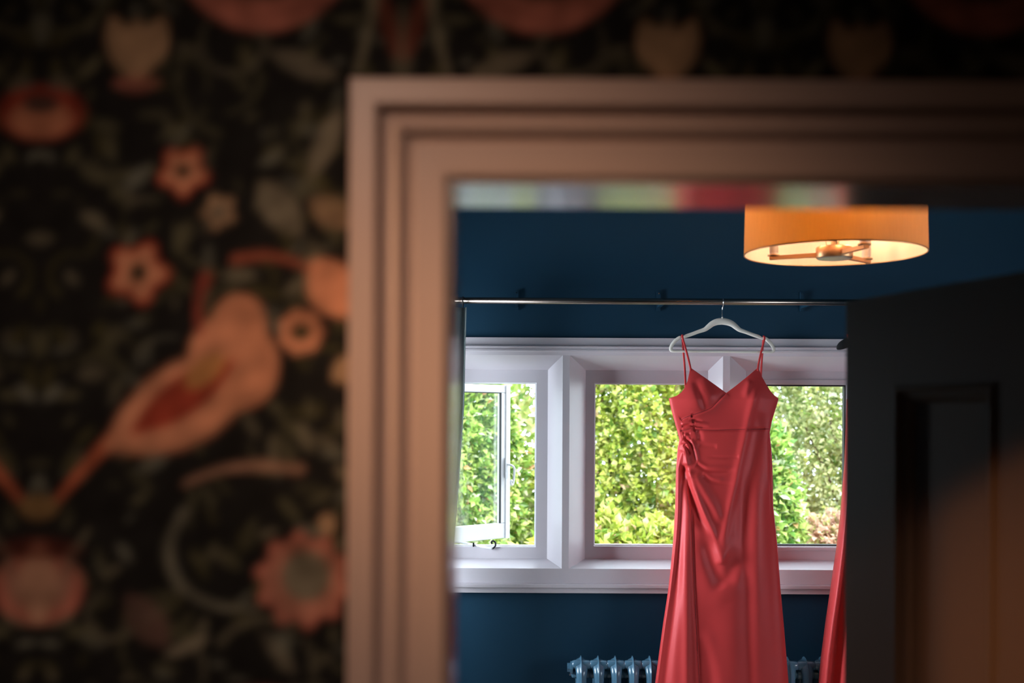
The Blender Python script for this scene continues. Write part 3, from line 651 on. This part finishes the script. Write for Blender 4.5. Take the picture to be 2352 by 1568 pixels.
def make_hanger(name, label, ox, rot, matl, broad=False):
    hg = empty(name, (ox, YP, CAMZ + (CY-808)*DS), label, 'hanger')
    def W(px, py, o_=0.0): lx = (px-1660)*DS; return Vector((ox + lx*math.cos(rot) - o_*math.sin(rot), YP + lx*math.sin(rot) + o_*math.cos(rot), CAMZ + (CY-py)*DS))
    # flat flocked loop: outline centre line with width
    half = [(1658, 735, 8.2), (1646, 736.5, 7.8), (1635, 741, 7.0), (1626, 748, 6.2), (1618, 754, 5.2), (1604, 759, 4.4), (1588, 765, 4.3), (1575, 769.5, 4.2), (1569, 772.5, 3.0), (1565, 774, 3.0), (1561, 773, 4.2), (1552, 779, 4.4),
            (1544, 788, 4.2), (1540, 797, 4.0), (1541, 802.5, 3.8), (1547, 804.5, 3.4), (1560, 804.5, 3.0)]
    full = [(x, y, r) for x, y, r in half] + [(1600, 804.8, 2.9), (1660, 805, 2.9), (1716, 805.5, 2.9)] + [(3316-x, y+0.6, r) for x, y, r in reversed(half[1:])]
    sp_ = smooth_path([Vector((x, y, r)) for x, y, r in full + [full[0]]], 5)[:-1]
    b = MB()
    if broad:          # contoured hanger with broad shoulders, no bar
        wh = [(1539, 799, 2.0), (1543, 795, 6.5), (1552, 789, 10), (1570, 781, 11), (1600, 769, 8), (1632, 754, 6.5), (1658, 746, 6.5)]
        wf = wh + [(3316-x, y, r) for x, y, r in reversed(wh[:-1])]; wf = smooth_path([Vector(q) for q in wf], 5)
        b.tube([W(p.x, p.y) for p in wf], [p.z*DS for p in wf], n=12, flat=0.55, up=(-math.sin(rot), math.cos(rot), 0))
    else: b.tube([W(p.x, p.y) for p in sp_], [p.z*DS for p in sp_], n=10, closed=True, flat=0.42, up=(-math.sin(rot), math.cos(rot), 0))
    b.build('frame', matl, hg, True)
    b = MB()
    r_h = PR + 0.003; zc = ZP
    pts = [W(1658, 730), W(1657.5, 716), W(1658, 706)]
    base = Vector((ox, YP, 0)); 
    hook = [Vector((ox - 0.002, YP - r_h*math.cos(a), zc + r_h*math.sin(a))) for a in np.linspace(-0.9, PI+0.35, 14)]
    pts += hook
    b.tube(smooth_path(pts, 3), 0.0019, n=8); b.build('hook', M['chrome'], hg, True)
    MB().lathe((W(1658, 728).x, W(1658, 728).y, W(1658, 729).z), [(0.004, 0), (0.004, 0.004), (0.002, 0.008)], n=12).build('collar', matl, hg, True)
    return W
OX1 = X(1660, YP)
W1 = make_hanger('coat_hanger', 'ivory flocked hanger carrying the fully visible coral dress', OX1, 0.0, M['hanger'])
d1 = empty('dress', (OX1, YP, CAMZ + (CY-1858)*DS), 'long coral satin slip dress on the ivory hanger, fully in view', 'dress', 'satin dresses on the curtain pole')
at1 = make_dress(d1, OX1, 0.0, 0, True)
for (tx_, ty_, hx, hy, bx_, by_) in ((1584, 842, 1566.5, 768, 1577, 915), (1739, 841, 1753.5, 769, 1748, 915)):
    hh = W1(hx, hy)
    strap(d1, [Vector(at1(tx_, ty_+8, 0.001)), Vector(at1(tx_, ty_, 0.002)), W1(tx_*0.6+hx*0.4, ty_*0.6+hy*0.4, -0.010), W1(hx+0.5, hy+8, -0.0065), W1(hx, hy+1, -0.0045), W1(hx, hy, 0.0), W1(hx, hy+2, 0.0055),
               W1(hx*0.7+bx_*0.3, hy+35, 0.012), W1(bx_*0.7+hx*0.3, hy+80, 0.016), W1(bx_, by_+4, 0.018)])
def seam(root, at, pts, r=0.0011):
    b = MB(); b.tube([Vector(at(x, y, 0.0006)) for x, y in crv(pts, 10)], r, n=6); return b.build('seam', M['thread'], root, True)
seam(d1, at1, [(1664, 901), (1652, 912), (1630, 934), (1607, 944), (1576, 955), (1563, 963)])
seam(d1, at1, [(1563, 987), (1575, 985), (1587, 982), (1600, 984), (1640, 985), (1700, 983), (1766, 982)])
seam(d1, at1, [(1587, 1164), (1592, 1320), (1598, 1440), (1604, 1568), (1611, 1840)])
# second dress, mostly behind the open door
OX2 = X(2038, YP)
W2 = make_hanger('coat_hanger', 'black hanger whose tip just shows beside the dark door edge', OX2, 0.12, M['hanger_black'], True)
d2 = empty('dress', (OX2, YP, CAMZ + (CY-1858)*DS), 'second coral satin dress half hidden behind the open door', 'dress', 'satin dresses on the curtain pole')
at2 = make_dress(d2, OX2, 0.0, 1, False)
for (tx_, ty_, hx, hy, bx_, by_) in ((1606, 842, 1566.5, 768, 1602, 915), (1714, 841, 1753.5, 769, 1718, 915)):
    strap(d2, [Vector(at2(tx_, ty_+10, 0.001)), Vector(at2(tx_, ty_, 0.002)), W2(tx_*0.6+hx*0.4, ty_*0.6+hy*0.4, -0.010), W2(hx, hy+4, -0.0065), W2(hx, hy, 0.0), W2(hx, hy+2, 0.0055), W2(bx_*0.6+hx*0.4, hy+70, 0.014), W2(bx_, by_+4, 0.018)])
for (xa, xb) in ((1563, 1577), (1574, 1578)):
    b = MB(); b.tube(smooth_path([W2(xa, 772, -0.006), W2((xa+xb)/2, 825, -0.012), W2(xb, 872, -0.016)], 5), 0.0016, n=6); b.build('hanging_loop', M['ribbon'], d2, True)

# ------------------------------------------------------------------ column radiator under the sill
YRC = 4.800; pitch = 39.7/F*4.775; x0r = X(1338, 4.775); zt_r = Z(1500, 4.79); zb_r = 0.10
rad = empty('radiator', (x0r + pitch*8, YRC, zb_r-0.1), 'slate blue cast-iron column radiator under the window', 'radiator')
def section_mesh():
    b = MB(); hw, hd = 0.0200, 0.055; zt, zb = zt_r-0.012, zb_r
    # racetrack path in the YZ plane, section with a pointed crest outwards
    path = []; rc = 0.050
    for a in np.linspace(PI, PI/2, 7): path.append((-hd+rc+rc*math.cos(a) , zt-0.028-rc+0.0+rc*math.sin(a)))
    for a in np.linspace(PI/2, 0, 7): path.append((hd-rc+rc*math.cos(a), zt-0.028-rc+rc*math.sin(a)))
    for a in np.linspace(0, -PI/2, 7): path.append((hd-rc+rc*math.cos(a), zb+0.028+rc+rc*math.sin(a)))
    for a in np.linspace(-PI/2, -PI, 7): path.append((-hd+rc+rc*math.cos(a), zb+0.028+rc+rc*math.sin(a)))
    cy, czm = 0.0, (zt+zb)/2; m = len(path); rings = []
    for i, (y, z) in enumerate(path):
        y0_, z0_ = path[i-1]; y1_, z1_ = path[(i+1) % m]; ty, tz = y1_-y0_, z1_-z0_; l = math.hypot(ty, tz); ny, nz = -tz/l, ty/l    # outward
        topness = max(0.0, nz); w_ = hw*(1 + 0.30*min(1.0, abs(nz)*1.5)*(1 if nz > 0 else 0.6)); cr = 0.0205 + 0.010*topness
        sec = [(0.0014, cr), (0.0040, 0.0185), (w_*0.62, 0.0165), (w_*1.02, 0.0075), (w_*1.02, -0.008), (w_*0.55, -0.019), (-w_*0.55, -0.019), (-w_*1.02, -0.008), (-w_*1.02, 0.0075), (-w_*0.62, 0.0165), (-0.0040, 0.0185), (-0.0014, cr)]
        rings.append([(sx, YRC + y + ny*o_, z + nz*o_) for sx, o_ in sec])
    n = len(rings[0]); v = [p for r in rings for p in r]
    f = [(i*n+k, i*n+(k+1) % n, ((i+1) % m)*n+(k+1) % n, ((i+1) % m)*n+k) for i in range(m) for k in range(n)]
    b.add(v, f)
    b.tube([(0, YRC, zb+0.03), (0, YRC, zb+0.08), (0, YRC, zt-0.09), (0, YRC, zt-0.03)], [0.017, 0.014, 0.014, 0.017], n=12)
    for zc, yy in ((zt-0.030, -0.028), (zt-0.072, -0.012), (zb+0.035, -0.012)): b.tube([(-pitch/2-0.008, YRC+yy, zc), (-hw, YRC+yy, zc), (hw, YRC+yy, zc), (pitch/2+0.008, YRC+yy, zc)], [0.0195, 0.0205, 0.0205, 0.0195], n=16)
    return b
sm = section_mesh()
s_first = None
for k in range(18):
    if k == 0:
        s_first = build('radiator_section', [(x_ + x0r, y_, z_) for x_, y_, z_ in sm.v], sm.f, M['radiator'], rad, True); s_first.modifiers.new('b', 'SUBSURF').levels = 1
        s_first.modifiers['b'].render_levels = 1
    else:
        c_ = s_first.copy(); link(c_); c_.parent = rad; c_.location = (pitch*k, 0, 0)
xe = x0r - pitch/2
MB().tube([(xe, YRC-0.02, zt_r-0.057), (xe-0.010, YRC-0.02, zt_r-0.057), (xe-0.011, YRC-0.02, zt_r-0.057), (xe-0.022, YRC-0.02, zt_r-0.057)], [0.028, 0.028, 0.020, 0.020], n=8).build('end_plug', M['radiator'], rad)
MB().tube([(xe-0.010, YRC-0.05, zt_r-0.075), (xe-0.012, YRC-0.056, zt_r-0.080)], 0.004, n=8).build('bleed_valve', M['chrome'], rad)
for k in (0, 17):
    MB().tube([(x0r+pitch*k, YRC, 0), (x0r+pitch*k, YRC, 0.012), (x0r+pitch*k, YRC, zb_r+0.03)], [0.028, 0.018, 0.015], n=12).build('foot', M['radiator'], rad, True)

# ------------------------------------------------------------------ ceiling lamp with drum shade
LX, LY, LZ, LR, LHt = X(1914.5, 3.17), 3.17, Z(579, 3.17), 0.249, 0.185
lamp = empty('ceiling_lamp', (LX, LY, LZ), 'amber drum-shade ceiling lamp with brass arms, switched on', 'ceiling lamp')
so = MB().lathe((LX, LY, LZ), [(LR, 0), (LR-0.002, LHt*0.5), (LR-0.004, LHt)], n=96)
so.f = [q for q in so.f if len(q) == 4]; so = so.build('lamp_shade', M['shade'], lamp, True)
b = MB().lathe((LX, LY, LZ), [(LR-0.0015, 0), (LR-0.0035, LHt*0.5), (LR-0.0055, LHt)], n=96); b.f = [q for q in b.f if len(q) == 4]; b.build('shade_lining', M['lining_in'], so, True)
for z in (0.0, LHt):
    MB().tube([(LX+(LR-0.001-z*0.02)*math.cos(a*PI/48), LY+(LR-0.001-z*0.02)*math.sin(a*PI/48), LZ+z) for a in range(96)], 0.0018, n=6, closed=True).build('rim_binding', M['brass'], so, True)
hz = LZ - 0.014
MB().lathe((LX, LY, hz), [(0.048, 0.001), (0.050, 0.003), (0.050, 0.030), (0.048, 0.033), (0.0, 0.034)], n=40).build('hub', M['brass'], lamp, True)
MB().lathe((LX, LY, hz-0.001), [(0.0, 0.0), (0.045, 0.0), (0.047, 0.002)], n=40).build('hub_cap', M['brushed'], lamp, False)
MB().lathe((LX, LY, hz+0.033), [(0.020, 0), (0.020, 0.004), (0.010, 0.006), (0.010, 0.020), (0.005, 0.022), (0.005, RH-hz-0.058), (0.045, RH-hz-0.055), (0.05, RH-hz-0.034)], n=24).build('stem', M['brass'], lamp, True)
for aa in (162, 42, -78):
    a = math.radians(aa); d = Vector((math.cos(a), math.sin(a), 0)); sd = Vector((-d.y, d.x, 0)); c = Vector((LX, LY, hz))
    p = lambda r, s, z: tuple(c + d*r + sd*s + Vector((0, 0, z)))
    ro, wv = 0.178, 0.0075
    MB().hexa([p(0.046,-wv,0.006), p(ro,-wv,0.004), p(ro,wv,0.004), p(0.046,wv,0.006), p(0.046,-wv,0.018), p(ro,-wv,0.014), p(ro,wv,0.014), p(0.046,wv,0.018)]).build('arm', M['brass'], lamp)
    q = c + d*(ro-0.012)
    cs_ = MB().lathe((q.x, q.y, hz+0.014), [(0.017, 0), (0.017, 0.003), (0.011, 0.006), (0.0125, 0.010), (0.0125, 0.075), (0.009, 0.077)], n=20).build('candle_sleeve', M['candle'], lamp, True)
    MB().lathe((q.x, q.y, hz+0.014), [(0.0175, 0), (0.0175, 0.004), (0.013, 0.0045)], n=20).build('drip_pan', M['brass'], cs_, True)
    MB().lathe((q.x, q.y, hz+0.091), [(0.007, 0), (0.013, 0.012), (0.0165, 0.028), (0.013, 0.048), (0.005, 0.066), (0.0, 0.070)], n=16).build('bulb', M['bulb'], cs_, True)
    MB().tube(smooth_path([c + Vector((0, 0, 0.034)) + d*0.02, c + d*0.03 + Vector((0, 0, 0.10)), c + d*0.012 + Vector((0, 0, 0.17))], 5), 0.0012, n=6).build('wire', M['brass'], lamp, True)
    pl = bpy.data.lights.new('bulb_light', 'POINT'); pl.energy = 4.0; pl.color = (1.0, 0.70, 0.45); pl.shadow_soft_size = 0.02
    po = bpy.data.objects.new('bulb_light', pl); link(po); po.parent = lamp; po.location = Vector((q.x, q.y, hz+0.185)) - ORG[lamp]

# ------------------------------------------------------------------ garden beyond the window
struct('ground', MB().box(-14, 16, RY1+0.2, 30, -0.5, -0.4), M['soil'])
def shrub(name, label, c, rad_, nleaf, size, cols, seed, cat='shrub', dens=1.0, stems=7):
    r = np.random.default_rng(seed); root = empty(name, (c[0], c[1], -0.4), label, cat)
    u = r.normal(size=(nleaf, 3)); u /= np.linalg.norm(u, axis=1)[:, None]
    u[:, 1] = -np.abs(u[:, 1])*0.9 + 0.15*u[:, 1]                  # more leaves towards the house
    u /= np.linalg.norm(u, axis=1)[:, None]
    lump = 1 + 0.10*np.sin(u[:,0]*9+seed) * np.cos(u[:,2]*8+seed*2) + 0.06*np.sin(u[:,0]*23+u[:,2]*19)
    rr = (0.62 + 0.38*r.random(nleaf)**0.45)*lump
    pos = np.array(c) + u*rr[:, None]*np.array(rad_)
    k = pos[:, 2] > -0.35; pos = pos[k]; u = u[k]; nl = len(pos)
    # leaf frame: tip direction outwards, drooping; face turned up and out
    tip = u*0.8 + r.normal(size=(nl, 3))*0.65 + np.array([0, -0.1, 0.15]); tip /= np.linalg.norm(tip, axis=1)[:, None]
    nr = u*0.5 + np.array([0, -0.25, 0.8]) + r.normal(size=(nl, 3))*0.45; nr -= tip*np.sum(nr*tip, 1)[:, None]; nr /= np.linalg.norm(nr, axis=1)[:, None]
    sd = np.cross(nr, tip); L = size*(0.6+0.8*r.random(nl))[:, None]; Wd = L*(0.26+0.10*r.random((nl, 1)))
    a = pos; b_ = pos + tip*L*0.45 + sd*Wd + nr*L*0.10; cc = pos + tip*L - nr*L*0.12; d_ = pos + tip*L*0.45 - sd*Wd + nr*L*0.10; m_ = pos + tip*L*0.5
    V = np.stack([a, b_, cc, d_, m_], 1).reshape(-1, 3)
    base = np.arange(nl)*5
    Fc = np.concatenate([np.stack([base, base+1, base+4], 1), np.stack([base+1, base+2, base+4], 1), np.stack([base+2, base+3, base+4], 1), np.stack([base+3, base, base+4], 1)])
    pick = r.choice(len(cols), nl, p=np.array([q[1] for q in cols])/sum(q[1] for q in cols))
    C = np.array([q[0] for q in cols])[pick]*(0.75+0.5*r.random((nl, 1)))
    o = build('foliage', V, Fc, M['leaf'], root); o['kind'] = 'stuff'
    at = o.data.color_attributes.new('tint', 'FLOAT_COLOR', 'POINT')
    C5 = np.repeat(np.concatenate([np.clip(C, 0, 1), np.ones((nl, 1))], 1), 5, axis=0); at.data.foreach_set('color', C5.ravel().astype(np.float32))
    b = MB()
    for q in range(stems):
        e = u[(q*97) % nl]*np.array(rad_)*0.8 + np.array(c); s_ = Vector((c[0]+0.1*math.cos(q), c[1]+0.1*math.sin(q), -0.42)); e = Vector(e)
        mid = (s_+e)/2 + Vector((0, 0, 0.15)); pp = smooth_path([s_, mid, e], 4); b.tube(pp, [0.03*(1-0.8*i/(len(pp)-1)) for i in range(len(pp))], n=6)
    b.build('stem', M['bark'], root, True)
LIME = [((0.50, 0.56, 0.10), 5), ((0.36, 0.46, 0.07), 3), ((0.62, 0.62, 0.20), 4), ((0.15, 0.26, 0.04), 2), ((0.66, 0.42, 0.28), 0.4), ((0.78, 0.78, 0.50), 0.6)]
FRESH = [((0.32, 0.48, 0.10), 5), ((0.46, 0.56, 0.16), 4), ((0.12, 0.25, 0.05), 2.5), ((0.70, 0.74, 0.52), 1.3), ((0.66, 0.34, 0.16), 0.25)]
OLIVE = [((0.44, 0.46, 0.20), 5), ((0.56, 0.56, 0.30), 4), ((0.24, 0.32, 0.10), 3), ((0.66, 0.68, 0.50), 1.2), ((0.50, 0.52, 0.12), 1)]
PINK = [((0.72, 0.48, 0.38), 4), ((0.55, 0.36, 0.24), 2), ((0.40, 0.46, 0.16), 2), ((0.80, 0.66, 0.55), 1)]
shrub('shrub', 'bright green broad-leaved shrub seen through the open casement', (-1.08, 10.2, 1.0), (1.10, 0.8, 1.75), 36000, 0.066, FRESH, 1)
shrub('shrub', 'yellow-green shrub filling the middle window light', (1.05, 10.6, 1.35), (0.92, 0.9, 1.65), 36000, 0.066, LIME, 2)
shrub('shrub', 'low lime-leaved shrub at the foot of the middle window light', (0.62, 9.0, 0.05), (0.88, 0.55, 0.95), 14000, 0.08, LIME, 3)
shrub('shrub', 'fresh green leafy shrub just right of the coral dress', (1.93, 9.4, 0.75), (0.36, 0.5, 1.1), 9000, 0.075, FRESH, 4)
shrub('tree', 'olive-toned small-leaved tree in the right window light', (3.75, 11.6, 1.6), (1.60, 1.0, 2.1), 42000, 0.055, OLIVE, 5, cat='tree')
shrub('shrub', 'dry pinkish shrub low in the right window light', (2.68, 10.0, 0.30), (0.32, 0.4, 0.62), 5000, 0.065, PINK, 6)
shrub('hedge', 'tall mixed hedge behind the garden shrubs', (1.4, 13.6, 1.6), (4.6, 1.1, 3.2), 46000, 0.15, FRESH + OLIVE[:2], 8, cat='hedge', stems=12)
